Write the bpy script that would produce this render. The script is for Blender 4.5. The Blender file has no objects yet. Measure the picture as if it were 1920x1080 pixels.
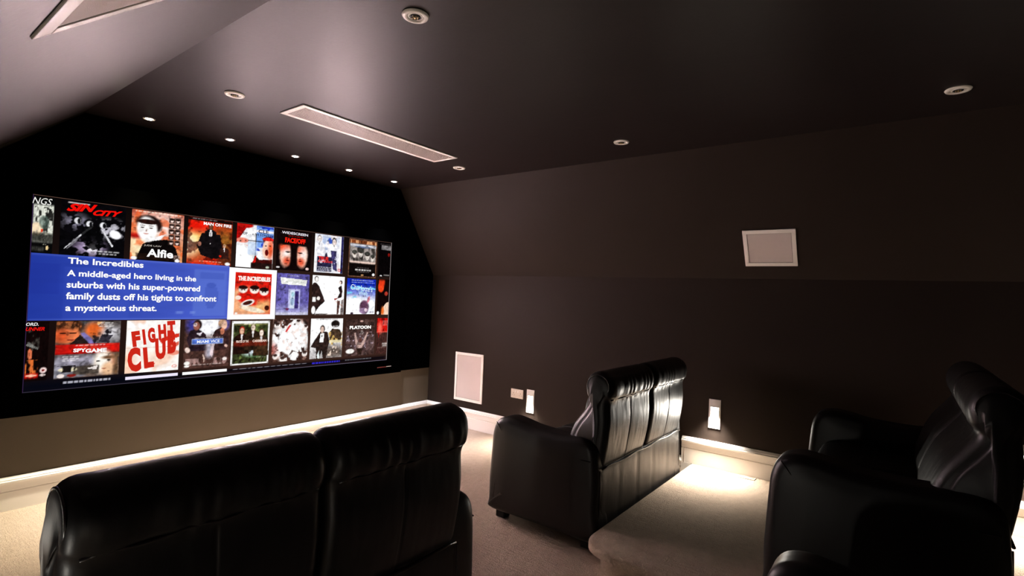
import bpy, bmesh, math, random
import numpy as np
from mathutils import Vector, Matrix

# ------------------------------------------------------------------ camera, world, exposure
SC = bpy.context.scene
COL = SC.collection
W_, H_ = 1920, 1080
YAW, PITCH, ROLL, FPX, CAMZ = 52.9195, 0.925, 2.3396, 976.81, 1.3025
def camera():
    yw, pt, rl = (math.radians(v) for v in (YAW, PITCH, ROLL))
    F = Vector((math.sin(yw)*math.cos(pt), math.cos(yw)*math.cos(pt), math.sin(pt)))
    R = Vector((math.cos(yw), -math.sin(yw), 0)); U = R.cross(F)
    R2 = R*math.cos(rl) + U*math.sin(rl); U2 = -R*math.sin(rl) + U*math.cos(rl)
    cd = bpy.data.cameras.new('camera'); co = bpy.data.objects.new('camera', cd); COL.objects.link(co)
    m = Matrix((R2, U2, -F)).transposed().to_4x4(); m.translation = (0, 0, CAMZ)
    co.matrix_world = m
    cd.sensor_width = 36; cd.lens = FPX*36/W_; cd.clip_start = 0.03; cd.clip_end = 50
    SC.camera = co
camera()
wd = bpy.data.worlds.new('dark'); SC.world = wd; wd.use_nodes = True
wd.node_tree.nodes['Background'].inputs[0].default_value = (0, 0, 0, 1)
wd.node_tree.nodes['Background'].inputs[1].default_value = 0
SC.view_settings.view_transform = 'Standard'; SC.view_settings.look = 'None'
SC.view_settings.gamma = 1; SC.view_settings.exposure = 0.0; SC.view_settings.use_curve_mapping = False

SPOT_W = 440.0        # each lit ceiling spotlight
STEP_W = 92         # each recessed step light
STEP_GLOW = 150.0
SCREEN_HDR = 225.0     # how far the clipped whites of the projected picture exceed display white
SCREEN_GAIN = 1.0

# ------------------------------------------------------------------ room dimensions
XR, YF, ZC, ZK = 3.852, 3.958, 2.305, 1.4913       # right wall, screen wall, ceiling, knee height
XCR = XR - 0.4867                                  # ceiling / right slope
XCL, SL = 0.908, 0.84                              # ceiling / left slope, pitch of the left slope
XL = -0.30; ZKL = ZC - SL*(XCL - XL)
YB = -1.7
PH, BH = 0.147, 0.187                              # platform height, skirting height

# ------------------------------------------------------------------ materials
def mat(name, base, rough=0.5, spec=0.5, bump=None, metallic=0, coat=0, var=None, emis=None, coat_r=.1):
    m = bpy.data.materials.new(name); m.use_nodes = True
    nt = m.node_tree; b = nt.nodes['Principled BSDF']
    b.inputs['Base Color'].default_value = (*base, 1); b.inputs['Roughness'].default_value = rough
    b.inputs['Specular IOR Level'].default_value = spec; b.inputs['Metallic'].default_value = metallic
    b.inputs['Coat Weight'].default_value = coat; b.inputs['Coat Roughness'].default_value = coat_r
    if emis:
        b.inputs['Emission Color'].default_value = (*emis[0], 1); b.inputs['Emission Strength'].default_value = emis[1]
    tc = nt.nodes.new('ShaderNodeTexCoord')
    if var:
        sc, amt = var
        n = nt.nodes.new('ShaderNodeTexNoise'); n.inputs['Scale'].default_value = sc; n.inputs['Detail'].default_value = 4
        mp = nt.nodes.new('ShaderNodeMapRange'); mp.inputs[3].default_value = 1-amt; mp.inputs[4].default_value = 1+amt
        mx = nt.nodes.new('ShaderNodeVectorMath'); mx.operation = 'SCALE'; mx.inputs[0].default_value = base
        nt.links.new(tc.outputs['Object'], n.inputs['Vector']); nt.links.new(n.outputs[0], mp.inputs[0])
        nt.links.new(mp.outputs[0], mx.inputs['Scale']); nt.links.new(mx.outputs[0], b.inputs['Base Color'])
    if bump:
        prev = None
        for (sc, st, dist, stretch) in bump:
            mpg = nt.nodes.new('ShaderNodeMapping'); mpg.inputs['Scale'].default_value = stretch
            n = nt.nodes.new('ShaderNodeTexNoise'); n.inputs['Scale'].default_value = sc; n.inputs['Detail'].default_value = 5
            bp = nt.nodes.new('ShaderNodeBump'); bp.inputs['Strength'].default_value = st; bp.inputs['Distance'].default_value = dist
            nt.links.new(tc.outputs['Object'], mpg.inputs[0]); nt.links.new(mpg.outputs[0], n.inputs['Vector'])
            nt.links.new(n.outputs[0], bp.inputs['Height'])
            if prev: nt.links.new(prev.outputs[0], bp.inputs['Normal'])
            prev = bp
        nt.links.new(prev.outputs[0], b.inputs['Normal'])
    return m
one = (1, 1, 1)
M = {}
M['wall'] = mat('satin_taupe_paint', (.025, .018, .0148), .55, .05, [(60, .15, .002, one), (3, .15, .01, one)], var=(2.5, .08))
M['ceil'] = mat('satin_ceiling_paint', (.012, .0078, .0077), .47, .175, [(60, .12, .002, one), (2, .2, .01, (1, .3, 1))], var=(2, .06))
M['wall_front'] = mat('taupe_paint_with_bounce', (.12, .096, .068), .6, .1, [(60, .15, .002, one)], var=(2.5, .08))  # same taupe as the walls, colour lightened to carry light bounced off the carpet
M['slope'] = mat('satin_slope_paint', (.0135, .009, .0092), .45, .25, [(60, .12, .002, one), (2, .2, .01, (1, .3, 1))], var=(2, .06))
M['velvet'] = mat('black_velvet', (.0003, .0003, .0003), .95, .0)
M['frame'] = mat('black_screen_frame', (.0002, .0002, .0002), .8, .0)
M['carpet'] = mat('beige_carpet', (.50, .39, .30), .95, .1, [(150, 1.0, .010, one), (26, .5, .010, (3.2, .7, 1)), (9, .5, .02, (1, 3, 1))], var=(30, .14))
M['white'] = mat('white_gloss_paint', (.92, .87, .81), .35, .4)
M['plate'] = mat('white_plastic', (.8, .76, .72), .4, .4)
M['grille'] = mat('speaker_grille_cloth', (.60, .52, .49), .7, .3, [(500, .3, .002, one)])
M['slat'] = mat('vent_metal', (.42, .36, .33), .45, .5)
M['ventback'] = mat('vent_dark', (.05, .045, .04), .8, .2)
M['leather'] = mat('black_leather', (.0025, .0017, .0017), .42, .42, [(260, .10, .002, one), (7, .18, .012, (1.6, 1, .5))])
M['leather_brown'] = M['leather']
M['piping'] = mat('leather_piping', (.012, .009, .009), .25, .6)
M['foot'] = mat('black_foot', (.004, .004, .004), .5, .3)
M['brass'] = mat('brass_lamp_holder', (.45, .33, .16), .35, .5, metallic=.7)
M['dark'] = mat('lamp_dark', (.01, .01, .01), .5, .3)
M['socket_hole'] = mat('socket_hole', (.03, .03, .03), .6, .2)
M['socket'] = mat('socket_plastic', (.62, .55, .46), .4, .4)
def emat(name, c, s):
    m = bpy.data.materials.new(name); m.use_nodes = True; nt = m.node_tree; nt.nodes.clear()
    e = nt.nodes.new('ShaderNodeEmission'); o = nt.nodes.new('ShaderNodeOutputMaterial')
    e.inputs[0].default_value = (*c, 1); e.inputs[1].default_value = s
    nt.links.new(e.outputs[0], o.inputs[0]); return m
M['lampglow'] = emat('spotlight_lens', (1, .93, .85), 30)
M['stepglow'] = emat('step_light_lens', (1, .93, .82), STEP_GLOW)
def screen_mat():
    m = bpy.data.materials.new('projected_picture'); m.use_nodes = True; nt = m.node_tree; nt.nodes.clear()
    a = nt.nodes.new('ShaderNodeAttribute'); a.attribute_name = 'Col'
    e = nt.nodes.new('ShaderNodeEmission'); o = nt.nodes.new('ShaderNodeOutputMaterial')
    e.inputs[1].default_value = SCREEN_GAIN
    nt.links.new(a.outputs['Color'], e.inputs[0]); nt.links.new(e.outputs[0], o.inputs[0]); return m
M['screen'] = screen_mat()

# ------------------------------------------------------------------ helpers
def obj(name, bm_or_me, m, parent=None, smooth=None, label=None):
    if isinstance(bm_or_me, bmesh.types.BMesh):
        bmesh.ops.recalc_face_normals(bm_or_me, faces=bm_or_me.faces[:])
        me = bpy.data.meshes.new(name); bm_or_me.to_mesh(me); bm_or_me.free()
    else: me = bm_or_me
    for mm in (m if isinstance(m, (list, tuple)) else [m]): me.materials.append(mm)
    o = bpy.data.objects.new(name, me); COL.objects.link(o)
    if parent: o.parent = parent
    if label: o['label'] = label
    if smooth is not None:
        me.shade_smooth() if smooth >= 180 else me.set_sharp_from_angle(angle=math.radians(smooth))
        if smooth < 180:
            for p in me.polygons: p.use_smooth = True
    return o
def struct(name, bm, m, **k):
    o = obj(name, bm, m, **k); o['kind'] = 'structure'; return o
def thing(name, label, cat, loc=(0, 0, 0), group=None):
    o = bpy.data.objects.new(name, None); COL.objects.link(o); o.location = loc
    o.empty_display_size = .1; o['label'] = label; o['category'] = cat
    if group: o['group'] = group
    return o
def box(bm, x0, x1, y0, y1, z0, z1, bev=0, seg=2):
    r = bmesh.ops.create_cube(bm, size=1)
    for v in r['verts']:
        v.co = ((x0+x1)/2 + v.co.x*(x1-x0), (y0+y1)/2 + v.co.y*(y1-y0), (z0+z1)/2 + v.co.z*(z1-z0))
    if bev:
        es = list({e for v in r['verts'] for e in v.link_edges})
        bmesh.ops.bevel(bm, geom=es, offset=bev, segments=seg, affect='EDGES', profile=.6)
    return bm
def nb(): return bmesh.new()
def bx(*a, **k): return box(nb(), *a, **k)
def extr(pts, p0, du, dv, dn, length):
    """extrude a 2-D outline (u,v) placed at p0 along dn"""
    bm = nb(); du, dv, dn, p0 = Vector(du), Vector(dv), Vector(dn), Vector(p0)
    a = [bm.verts.new(p0 + du*u + dv*v) for u, v in pts]
    b = [bm.verts.new(p0 + du*u + dv*v + dn*length) for u, v in pts]
    bm.faces.new(a); bm.faces.new(b[::-1])
    for i in range(len(a)): bm.faces.new((a[i], a[(i+1) % len(a)], b[(i+1) % len(a)], b[i]))
    return bm
def lathe(bm, prof, c, axis=(0, 0, 1), n=40):
    """prof: (radius, distance along axis) list; open ends are capped"""
    ax = Vector(axis).normalized(); q = ax.to_track_quat('Z', 'Y'); c = Vector(c)
    rings = []
    for r, h in prof:
        rings.append([bm.verts.new(c + q @ Vector((r*math.cos(2*math.pi*i/n), r*math.sin(2*math.pi*i/n), h))) for i in range(n)])
    for a, b in zip(rings, rings[1:]):
        for i in range(n): bm.faces.new((a[i], a[(i+1) % n], b[(i+1) % n], b[i]))
    bm.faces.new(rings[0]); bm.faces.new(rings[-1]); return bm
def catmull(P, n, closed=True):
    P = [Vector(p) for p in P]; out = []; m = len(P)
    segs = m if closed else m-1
    for s in range(segs):
        g = lambda i: P[i % m] if closed else P[max(0, min(m-1, i))]
        a, b, c, d = g(s-1), g(s), g(s+1), g(s+2)
        for k in range(n):
            t = k/n
            out.append(.5*((2*b) + (c-a)*t + (2*a-5*b+4*c-d)*t*t + (3*b-a-3*c+d)*t**3))
    if not closed: out.append(P[-1])
    return out
def tube(pts, r, closed=False, n=8):
    bm = nb(); rings = []; L = len(pts)
    for i, p in enumerate(pts):
        a = pts[(i-1) % L] if closed or i else pts[0]; b = pts[(i+1) % L] if closed or i < L-1 else pts[-1]
        t = (b-a).normalized(); up = Vector((0, 0, 1)) if abs(t.z) < .9 else Vector((1, 0, 0))
        s = t.cross(up).normalized(); u = s.cross(t)
        rings.append([bm.verts.new(p + s*r*math.cos(2*math.pi*k/n) + u*r*math.sin(2*math.pi*k/n)) for k in range(n)])
    for i in range(L if closed else L-1):
        a, b = rings[i], rings[(i+1) % L]
        # keep ring alignment
        best = min(range(n), key=lambda sh: sum((a[k].co - b[(k+sh) % n].co).length for k in range(0, n, 2)))
        for k in range(n): bm.faces.new((a[k], a[(k+1) % n], b[(k+1+best) % n], b[(k+best) % n]))
    if not closed: bm.faces.new(rings[0]); bm.faces.new(rings[-1])
    return bm

def vnoise(p, s, seed=0):
    from mathutils import noise
    return noise.noise(Vector(p)*s + Vector((seed*3.7, seed*1.3, seed*7.1)))

def loft(prof, x0, x1, r=.04, nst=6, mid=12, puff=None, wr=0, wseed=0, sub=5, end_exp=2.0, closed_smooth=True):
    """Upholstered body: closed outline in (y,z) carried along x with rounded (inset) ends.
    puff(x, y, z, ny, nz) -> outward displacement.  wr: wrinkle size."""
    P = catmull([Vector((a, b, 0)) for a, b in prof], sub) if closed_smooth else [Vector((a, b, 0)) for a, b in prof]
    n = len(P)
    area = sum(P[i].x*P[(i+1) % n].y - P[(i+1) % n].x*P[i].y for i in range(n))
    if area < 0: P.reverse()
    N = []
    for i in range(n):
        t = (P[(i+1) % n] - P[i-1]).normalized(); N.append(Vector((t.y, -t.x, 0)))   # outward for CCW
    st = []
    for k in range(nst+1):
        a = math.pi/2*k/nst; st.append((x0 + r*(1-math.cos(a)), r*(1-math.sin(a))))
    for k in range(1, mid): st.append((x0 + r + (x1-x0-2*r)*k/mid, 0))
    for k in range(nst, -1, -1):
        a = math.pi/2*k/nst; st.append((x1 - r*(1-math.cos(a)), r*(1-math.sin(a))))
    bm = nb(); rings = []
    for x, ins in st:
        ring = []
        for i in range(n):
            p, nn = P[i], N[i]
            d = -ins
            if puff: d += puff(x, p.x, p.y, nn.x, nn.y)
            if wr: d += wr*(vnoise((x*1.0, p.x, p.y), 9, wseed) + .5*vnoise((x*3.0, p.x, p.y), 14, wseed+1))
            ring.append(bm.verts.new((x, p.x + nn.x*d, p.y + nn.y*d)))
        rings.append(ring)
    for a, b in zip(rings, rings[1:]):
        for i in range(n): bm.faces.new((a[i], a[(i+1) % n], b[(i+1) % n], b[i]))
    for ring, x, sgn in ((rings[0], x0, -1), (rings[-1], x1, 1)):
        # softly domed end: shrink rings toward the inside
        cur = ring
        for f, dx in ((.9, .004), (.7, .009)):
            c = sum((v.co for v in ring), Vector())/n
            nr = [bm.verts.new(Vector((x + sgn*dx*(r/.04), *(c + (v.co-c)*f)[1:]))) for v in ring]
            for i in range(n): bm.faces.new((cur[i], cur[(i+1) % n], nr[(i+1) % n], nr[i]))
            cur = nr
        bm.faces.new(cur)
    return bm, [(p.x, p.y) for p in P]

# ------------------------------------------------------------------ room shell
T = .12
floor_bm = bx(XL-T, XR+T, YB-T, YF+T, -T, 0); struct('floor', floor_bm, M['carpet'])
struct('ceiling', bx(XCL-.02, XCR+.02, YB-T, YF+T, ZC, ZC+T), M['ceil'])
def yprof(name, pts, m): return struct(name, extr(pts, (0, YB-T, 0), (1, 0, 0), (0, 0, 1), (0, 1, 0), YF-YB+2*T), m)
yprof('wall_right', [(XR, 0), (XR, ZK), (XCR, ZC), (XCR, ZC+T), (XCR+.1, ZC+T), (XR+T, ZK+.05), (XR+T, 0)], M['wall'])
yprof('wall_left', [(XL, 0), (XL-T, 0), (XL-T, ZKL+.05), (XCL-.1, ZC+T), (XCL, ZC+T), (XCL, ZC), (XL, ZKL)], M['slope'])
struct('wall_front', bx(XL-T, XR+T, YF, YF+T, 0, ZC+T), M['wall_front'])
struct('wall_back', bx(XL-T, XR+T, YB-T, YB, 0, ZC+T), M['wall'])
# black acoustic lining of the upper screen wall, following the room's outline
g = .014
lin = [(XL+.004, .528), (XR-.004, .528), (XR-.004, ZK), (XCR-.004, ZC-.006), (XCL+.004, ZC-.006), (XL+.004, ZKL-.04)]
struct('trim_1', extr(lin, (0, YF-.010, 0), (1, 0, 0), (0, 0, 1), (0, 1, 0), .010), M['velvet'])
# thin bead where the lining meets the left slope
bead = [Vector((XCL-.02, YF-.026, ZC-.055)), Vector((XL+.1, YF-.026, ZKL-.04+.1*SL-.02))]
struct('trim_2', tube(bead, .004), M['frame'])

# skirting boards
def skirt(name, a, b, inward, z0=0, groove_end=None):
    """a,b: wall-line endpoints; inward: unit vector into the room"""
    pr = [(0, 0), (.016, 0), (.016, .104), (.011, .107), (.011, .111), (.016, .114), (.016, .150), (.024, .154), (.024, .163), (.017, .166),
          (.017, .172), (.010, .181), (.006, BH), (0, BH)]
    a, b = Vector(a), Vector(b); d = (b-a)
    return struct(name, extr(pr, a + Vector((0, 0, z0)), inward, (0, 0, 1), d.normalized(), d.length), M['white'])
skirt('baseboard_front', (XL, YF, 0), (XR, YF, 0), (0, -1, 0))
skirt('baseboard_right', (XR, 1.285, 0), (XR, YF, 0), (-1, 0, 0))
skirt('baseboard_left', (XL, YB, 0), (XL, YF, 0), (1, 0, 0))
skirt('baseboard_back', (XL, YB, 0), (2.23, YB, 0), (0, 1, 0))
bp = skirt('baseboard_platform', (XR, YB, 0), (XR, 1.285, 0), (-1, 0, 0), PH)
bp2 = struct('trim_3', bx(XR-.017, XR, 1.215, 1.285, 0, PH), M['white'])
struct('trim_4', bx(XR-.0175, XR-.0162, 1.262, 1.266, PH, PH+.107), M['slat'])

# carpeted platform with a rounded corner and a nosing
def rrect(x0, y1, r, n=14):
    pts = [(XR, YB), (x0, YB)]
    for k in range(n+1):
        a = math.pi - math.pi/2*k/n; pts.append((x0 + r + r*math.cos(a), y1 - r + r*math.sin(a)))
    pts.append((XR, y1)); return pts
def slab(pts, z0, z1, m, name, bev):
    bm = nb(); v = [bm.verts.new((x, y, z0)) for x, y in pts]; f = bm.faces.new(v)
    r = bmesh.ops.extrude_face_region(bm, geom=[f]); vs = [e for e in r['geom'] if isinstance(e, bmesh.types.BMVert)]
    for q in vs: q.co.z = z1
    if bev:
        es = [e for e in bm.edges if len(e.link_faces) == 2 and abs(e.verts[0].co.z-e.verts[1].co.z) < 1e-5 and abs(e.verts[0].co.z-z1) < 1e-5
              and max(e.verts[0].co.x, e.verts[1].co.x) < XR+1 and not (abs(e.verts[0].co.x-XR) < 1e-4 and abs(e.verts[1].co.x-XR) < 1e-4)]
        bmesh.ops.bevel(bm, geom=es, offset=bev, segments=5, affect='EDGES', profile=.5)
    return bm
plat = nb()
for pts, z0, z1, bv in ((rrect(2.275, 1.165, .10), 0, PH-.034, 0), (rrect(2.20, 1.214, .15), PH-.036, PH, .016)):
    b2 = slab(pts, z0, z1, None, '', bv); me = bpy.data.meshes.new('t'); b2.to_mesh(me); b2.free(); plat.from_mesh(me); bpy.data.meshes.remove(me)
struct('floor_platform', plat, M['carpet'], smooth=40)

# ------------------------------------------------------------------ the sofa (one model, four of them)
SW = 1.28
back_prof = [(0.005, .435), (-.012, .55), (-.022, .66), (-.022, .76), (-.045, .80), (-.050, .855), (-.025, .905), (.03, .928), (.085, .908),
             (.112, .855), (.106, .80), (.086, .765), (.115, .715), (.168, .64), (.205, .55), (.225, .47), (.20, .415), (.10, .40), (.03, .41)]
low_prof = [(.0, .06), (-.002, .2), (-.001, .35), (.006, .425), (.05, .43), (.09, .40), (.09, .08), (.05, .055)]
arm_prof = [(.010, .06), (.002, .22), (.004, .42), (.022, .535), (.09, .572), (.25, .566), (.40, .572), (.51, .592), (.59, .600), (.655, .578), (.685, .52),
            (.695, .42), (.702, .28), (.705, .12), (.697, .055), (.5, .05), (.25, .05)]
seat_prof = [(.14, .30), (.14, .40), (.20, .445), (.42, .455), (.56, .45), (.625, .42), (.635, .36), (.615, .30), (.45, .285), (.3, .285)]
AW = .165
def make_sofa(name, label, group):
    t = thing(name, label, 'sofa', group=group)
    # frame body between the arms
    obj('base', bx(.10, SW-.10, .05, .62, .05, .31, bev=.015), M['leather'], t, smooth=40)
    for fx in (.05, SW-.11):
        for fy in (.04, .61):
            obj('foot', bx(fx, fx+.06, fy, fy+.06, 0, .055, bev=.006), M['foot'], t)
    for side in (0, 1):
        x0, x1 = (0, AW) if side == 0 else (SW-AW, SW)
        def pf(x, y, z, ny, nz): return .004*math.sin(min(1, max(0, z/.6))*math.pi)
        bm, P = loft(arm_prof, x0, x1, r=.042, mid=8, wr=.0016, wseed=3+side, puff=pf)
        a = obj('arm', bm, M['leather'], t, smooth=180)
        # raised seams: along the rim of the front and top, and the side panel line
        xo = x0 + .010 if side == 0 else x1 - .010
        xi = x1 - .010 if side == 0 else x0 + .010
        rim = catmull([Vector((p[0], p[1], 0)) for p in arm_prof[3:14]], 4, closed=False)
        for xs in (xo, xi):
            c = Vector((0, .38, .30))
            pts = []
            for p in rim:
                q = Vector((xs, p.x, p.y)); d = (c-q); d.x = 0; pts.append(q + d.normalized()*.029)
            s = obj('piping', tube(pts, .0035, n=6), M['piping'], a, smooth=180)
        xf = x0 - .002 if side == 0 else x1 + .002
        ln = [Vector((xf, .65, .570)), Vector((xf, .595, .50)), Vector((xf, .57, .46)), Vector((xf, .632, .30)), Vector((xf, .655, .13))]
        obj('seam', tube(ln[:3], .002, n=6), M['piping'], a); obj('seam', tube(ln[2:], .002, n=6), M['piping'], a)
        obj('seam', tube([Vector((xf, .555, .478)), Vector((xf, .35, .476)), Vector((xf, .03, .470))], .003, n=6), M['piping'], a)
    # seats and backs, one of each per sitter
    xm = SW/2; bi = .050
    for side in (0, 1):
        a0, a1 = (AW-.005, xm-.002) if side == 0 else (xm+.002, SW-AW+.005)
        bm, _ = loft(seat_prof, a0, a1, r=.035, wr=.002, wseed=8+side)
        obj('seat_cushion', bm, M['leather'], t, smooth=180)
        b0, b1 = (bi, xm-.004) if side == 0 else (xm+.004, SW-bi)
        w = b1-b0
        def pf(x, y, z, ny, nz):
            u = (x-b0)/w
            # upright pleats down the rear of the back, gathers at the head roll
            d = 0
            if ny < -.5 and z < .775:
                f = (u*2) % 1; d += .0022*(1-abs(2*f-1)**4) - .003*math.exp(-((u-.5)*w/.003)**2) + .008*math.sin(math.pi*min(1, (z-.42)/.36))
            if z > .77:
                d +=   .0022*math.sin(x*95 + 6*vnoise((x, 0, 0), 6, side))*max(0, 1-abs(z-.80)/.12)
            if ny > .3 and z < .77: d += .008*math.sin(u*math.pi)
            return d
        bm, P = loft(back_prof, b0, b1, r=.040, mid=80, wr=.0018, wseed=12+side, puff=pf)
        bk = obj('backrest', bm, M['leather'], t, smooth=180)
        # piping round the end of the head roll
        for xs, on in ((b0+.006, side == 0), (b1-.006, side == 1)):
            if not on: continue
            c = Vector((xs, .032, .852)); pts = []
            for k in range(30):
                a = math.radians(-50 + 285*k/29)
                pts.append(Vector((xs, c.y + .062*math.cos(a)*1.0, c.z + .058*math.sin(a))))
            obj('piping', tube(pts, .0035, n=6), M['piping'], bk, smooth=180)
        # rolled seam under the head roll, at the rear
        pts = [Vector((b0+.03+(w-.06)*k/16, -.0335+.0015*math.sin(k*2.1), .783+.003*math.sin(k*1.3))) for k in range(17)]
        obj('piping', tube(pts, .0045, n=6), M['piping'], bk, smooth=180)
    # lower rear panel with its pleats
    l0, l1 = .045, SW-.045; lw = l1-l0
    def pl(x, y, z, ny, nz):
        if ny > -.5: return 0
        u = (x-l0)/lw*5; f = u % 1
        return .006*(1-abs(2*f-1)**8) - .004
    bm, _ = loft(low_prof, l0, l1, r=.02, mid=50, puff=pl, wr=.0015, wseed=20)
    rp = obj('rear_panel', bm, M['leather'], t, smooth=180)
    pts = [Vector((l0+.02+(lw-.04)*k/24, -.006, .426+.004*math.sin(k*.9))) for k in range(25)]
    obj('piping', tube(pts, .006, n=6), M['piping'], rp, smooth=180)
    for xs in (l0+.003, l1-.003):
        obj('seam', tube([Vector((xs, -.001, .07)), Vector((xs, -.004, .25)), Vector((xs, -.002, .42))], .0035, n=6), M['piping'], rp)
    return t
def copy_tree(o, parent=None):
    c = o.copy(); COL.objects.link(c); c.parent = parent
    for ch in list(o.children): copy_tree(ch, c)
    return c
G = 'black leather two-seat sofas facing the screen'
sofa = make_sofa('two_seat_sofa', 'black leather two-seat sofa in the foreground, its back to the camera, below the screen', G)
sofa.location = (.235, 1.262, 0); sofa.scale = (.95, 1, .985)
for loc, lab in (((2.405, 1.238, 0), 'black leather two-seat sofa with lit pleated back, standing against the front of the carpeted platform'),
                 ((2.235, -.285, PH), 'shadowy leather two-seat sofa standing on the carpeted platform at right'),
                 ((.50, -.385, 0), 'dark leather sofa at the bottom edge, only its rounded arm in view beside the platform')):
    s = copy_tree(sofa); s.location = loc; s.scale = (1, 1, 1); s['label'] = lab

# the foreground sofa is the armless-left module: its seat runs out to the open end
la = [o for o in sofa.children if o.name.startswith('arm')][0]
for ch in list(la.children): bpy.data.objects.remove(ch)
bpy.data.objects.remove(la)
ra = [o for o in sofa.children if o.name.startswith('arm')][0]; ra.scale.x = 1.45; ra.location.x = (SW-AW)*(1-1.45)

# ------------------------------------------------------------------ ceiling fittings
def downlight(x, y, label):
    t = thing('downlight', label, 'ceiling light', (x, y, ZC), 'unlit white recessed downlights')
    bm = nb(); lathe(bm, [(.028, 0), (.047, 0), (.049, -.003), (.046, -.008), (.036, -.010), (.028, -.007), (.026, -.002)], (0, 0, 0))
    # open the middle
    bmesh.ops.delete(bm, geom=[f for f in bm.faces if len(f.verts) > 10], context='FACES')
    obj('trim_ring', bm, M['white'], t, smooth=50)
    bm = nb(); lathe(bm, [(.027, -.001), (.0265, -.006), (.022, -.008), (.019, -.0055), (.018, -.0015)], (0, 0, 0)); obj('gimbal', bm, M['plate'], t, smooth=50)
    bm = nb(); lathe(bm, [(.0185, -.001), (.0185, -.0085), (.016, -.0095), (.015, -.007)], (0, 0, 0)); obj('lamp', bm, M['dark'], t, smooth=50)
    bm = nb()
    for k in range(6):
        a = k*math.pi/3; lathe(bm, [(.0028, 0), (.0028, -.0115), (.001, -.0125)], (.0095*math.cos(a), .0095*math.sin(a), 0), n=8)
    lathe(bm, [(.004, 0), (.004, -.012), (.001, -.0135)], (0, 0, 0), n=10)
    obj('lamp_facets', bm, M['brass'], t, smooth=50)
    return t
for x, y, l in ((1.256, 1.437, 'largest white unlit downlight, at the top edge of the picture'),
                (1.267, 2.833, 'white unlit downlight on the pinkish ceiling between the lit spots and the long grille'),
                (3.003, 2.842, 'small white unlit downlight just right of the far end of the ceiling grille'),
                (2.999, 1.451, 'white unlit downlight alone above the sloped wall in the middle of the ceiling'),
                (3.010, -.166, 'white unlit downlight on the dark ceiling at upper right')):
    downlight(x, y, l)
def spotlight(x, y, label, col):
    t = thing('spotlight', label, 'ceiling light', (x, y, ZC), 'lit spotlights in a row along the screen wall')
    bm = nb(); lathe(bm, [(.021, 0), (.032, 0), (.033, -.003), (.029, -.006), (.021, -.004), (.020, -.001)], (0, 0, 0), n=28)
    bmesh.ops.delete(bm, geom=[f for f in bm.faces if len(f.verts) > 10], context='FACES')
    obj('trim_ring', bm, M['slat'], t, smooth=50)
    bm = nb(); lathe(bm, [(.020, 0), (.020, -.003), (.015, -.007), (.005, -.009)], (0, 0, 0), n=28)
    obj('lens', bm, emat('spot_lens', col, 40), t, smooth=60)
    ld = bpy.data.lights.new('spot_beam', 'SPOT'); ld.energy = SPOT_W; ld.color = col; ld.spot_size = math.radians(58); ld.spot_blend = 1.0; ld.shadow_soft_size = .02
    lo = bpy.data.objects.new('spot_beam', ld); COL.objects.link(lo); lo.parent = t; lo.location = (0, 0, -.03)
cols = [(1, .93, .66), (.93, .90, 1), (1, .92, .80), (1, .90, .82), (.92, .90, 1)]
names = ['lit spotlight nearest the left slope, leftmost of the row by the screen', 'lit spotlight second from the left of the row above the screen',
         'lit spotlight in the middle of the row above the screen', 'lit spotlight fourth from the left of the row above the screen',
         'lit spotlight at the right end of the row, by the sloped wall']
for i in range(5): spotlight(1.1739+.4816*i, 3.7353, names[i], cols[i])

# air grille
t = thing('air_grille', 'long white rectangular air grille with fine mesh, set in the ceiling', 'air vent', (2.157, 2.763, ZC))
hx, hy = .613, .122
bm = nb()
box(bm, -hx, hx, -hy, -hy+.028, -.008, 0, .002); box(bm, -hx, hx, hy-.028, hy, -.008, 0, .002)
box(bm, -hx, -hx+.028, -hy+.028, hy-.028, -.008, 0, .002); box(bm, hx-.028, hx, -hy+.028, hy-.028, -.008, 0, .002)
obj('frame', bm, M['white'], t)
obj('backing', bx(-hx+.028, hx-.028, -hy+.028, hy-.028, -.001, .0), M['ventback'], t)
bm = nb()
nx, ny = 92, 13
for i in range(nx):
    x = -hx+.034 + (2*hx-.068)*i/(nx-1); box(bm, x-.0028, x+.0028, -hy+.028, hy-.028, -.006, -.001)
for j in range(ny):
    y = -hy+.034 + (2*hy-.068)*j/(ny-1); box(bm, -hx+.028, hx-.028, y-.0032, y+.0032, -.007, -.001)
obj('mesh', bm, M['slat'], t)

# ------------------------------------------------------------------ wall speakers and plates
def panel(name, label, cat, origin, du, dv, dn, w, h, fw, part='grille', group=None, d=.010):
    """flush in-wall speaker: square frame and cloth grille; origin = lower-left corner on the surface"""
    t = thing(name, label, cat, origin, group)
    du, dv, dn = Vector(du).normalized(), Vector(dv).normalized(), Vector(dn).normalized()
    q = Matrix((du, dv, dn)).transposed().to_3x3().to_4x4()
    t.matrix_world = Matrix.Translation(origin) @ q
    bm = nb()
    for a in ((0, w, 0, fw), (0, w, h-fw, h), (0, fw, fw, h-fw), (w-fw, w, fw, h-fw)): box(bm, a[0], a[1], a[2], a[3], 0, d, .002)
    obj('frame', bm, M['white'], t)
    obj(part, bx(fw+.002, w-fw-.002, fw+.002, h-fw-.002, 0, d*.55, bev=.002), M['grille'], t)
    return t
GS = 'white framed speakers in the walls'
panel('wall_speaker', 'tall white rectangular speaker low on the right wall near the screen corner', 'speaker',
      (XR, 3.576, .257), (0, -1, 0), (0, 0, 1), (-1, 0, 0), .363, .472, .026, group=GS)
sn = Vector((-(ZC-ZK), 0, -(XR-XCR))).normalized(); up = Vector((XCR-XR, 0, ZC-ZK)).normalized()
z0 = 1.577; x0 = XR - (z0-ZK)*(XR-XCR)/(ZC-ZK)
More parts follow.
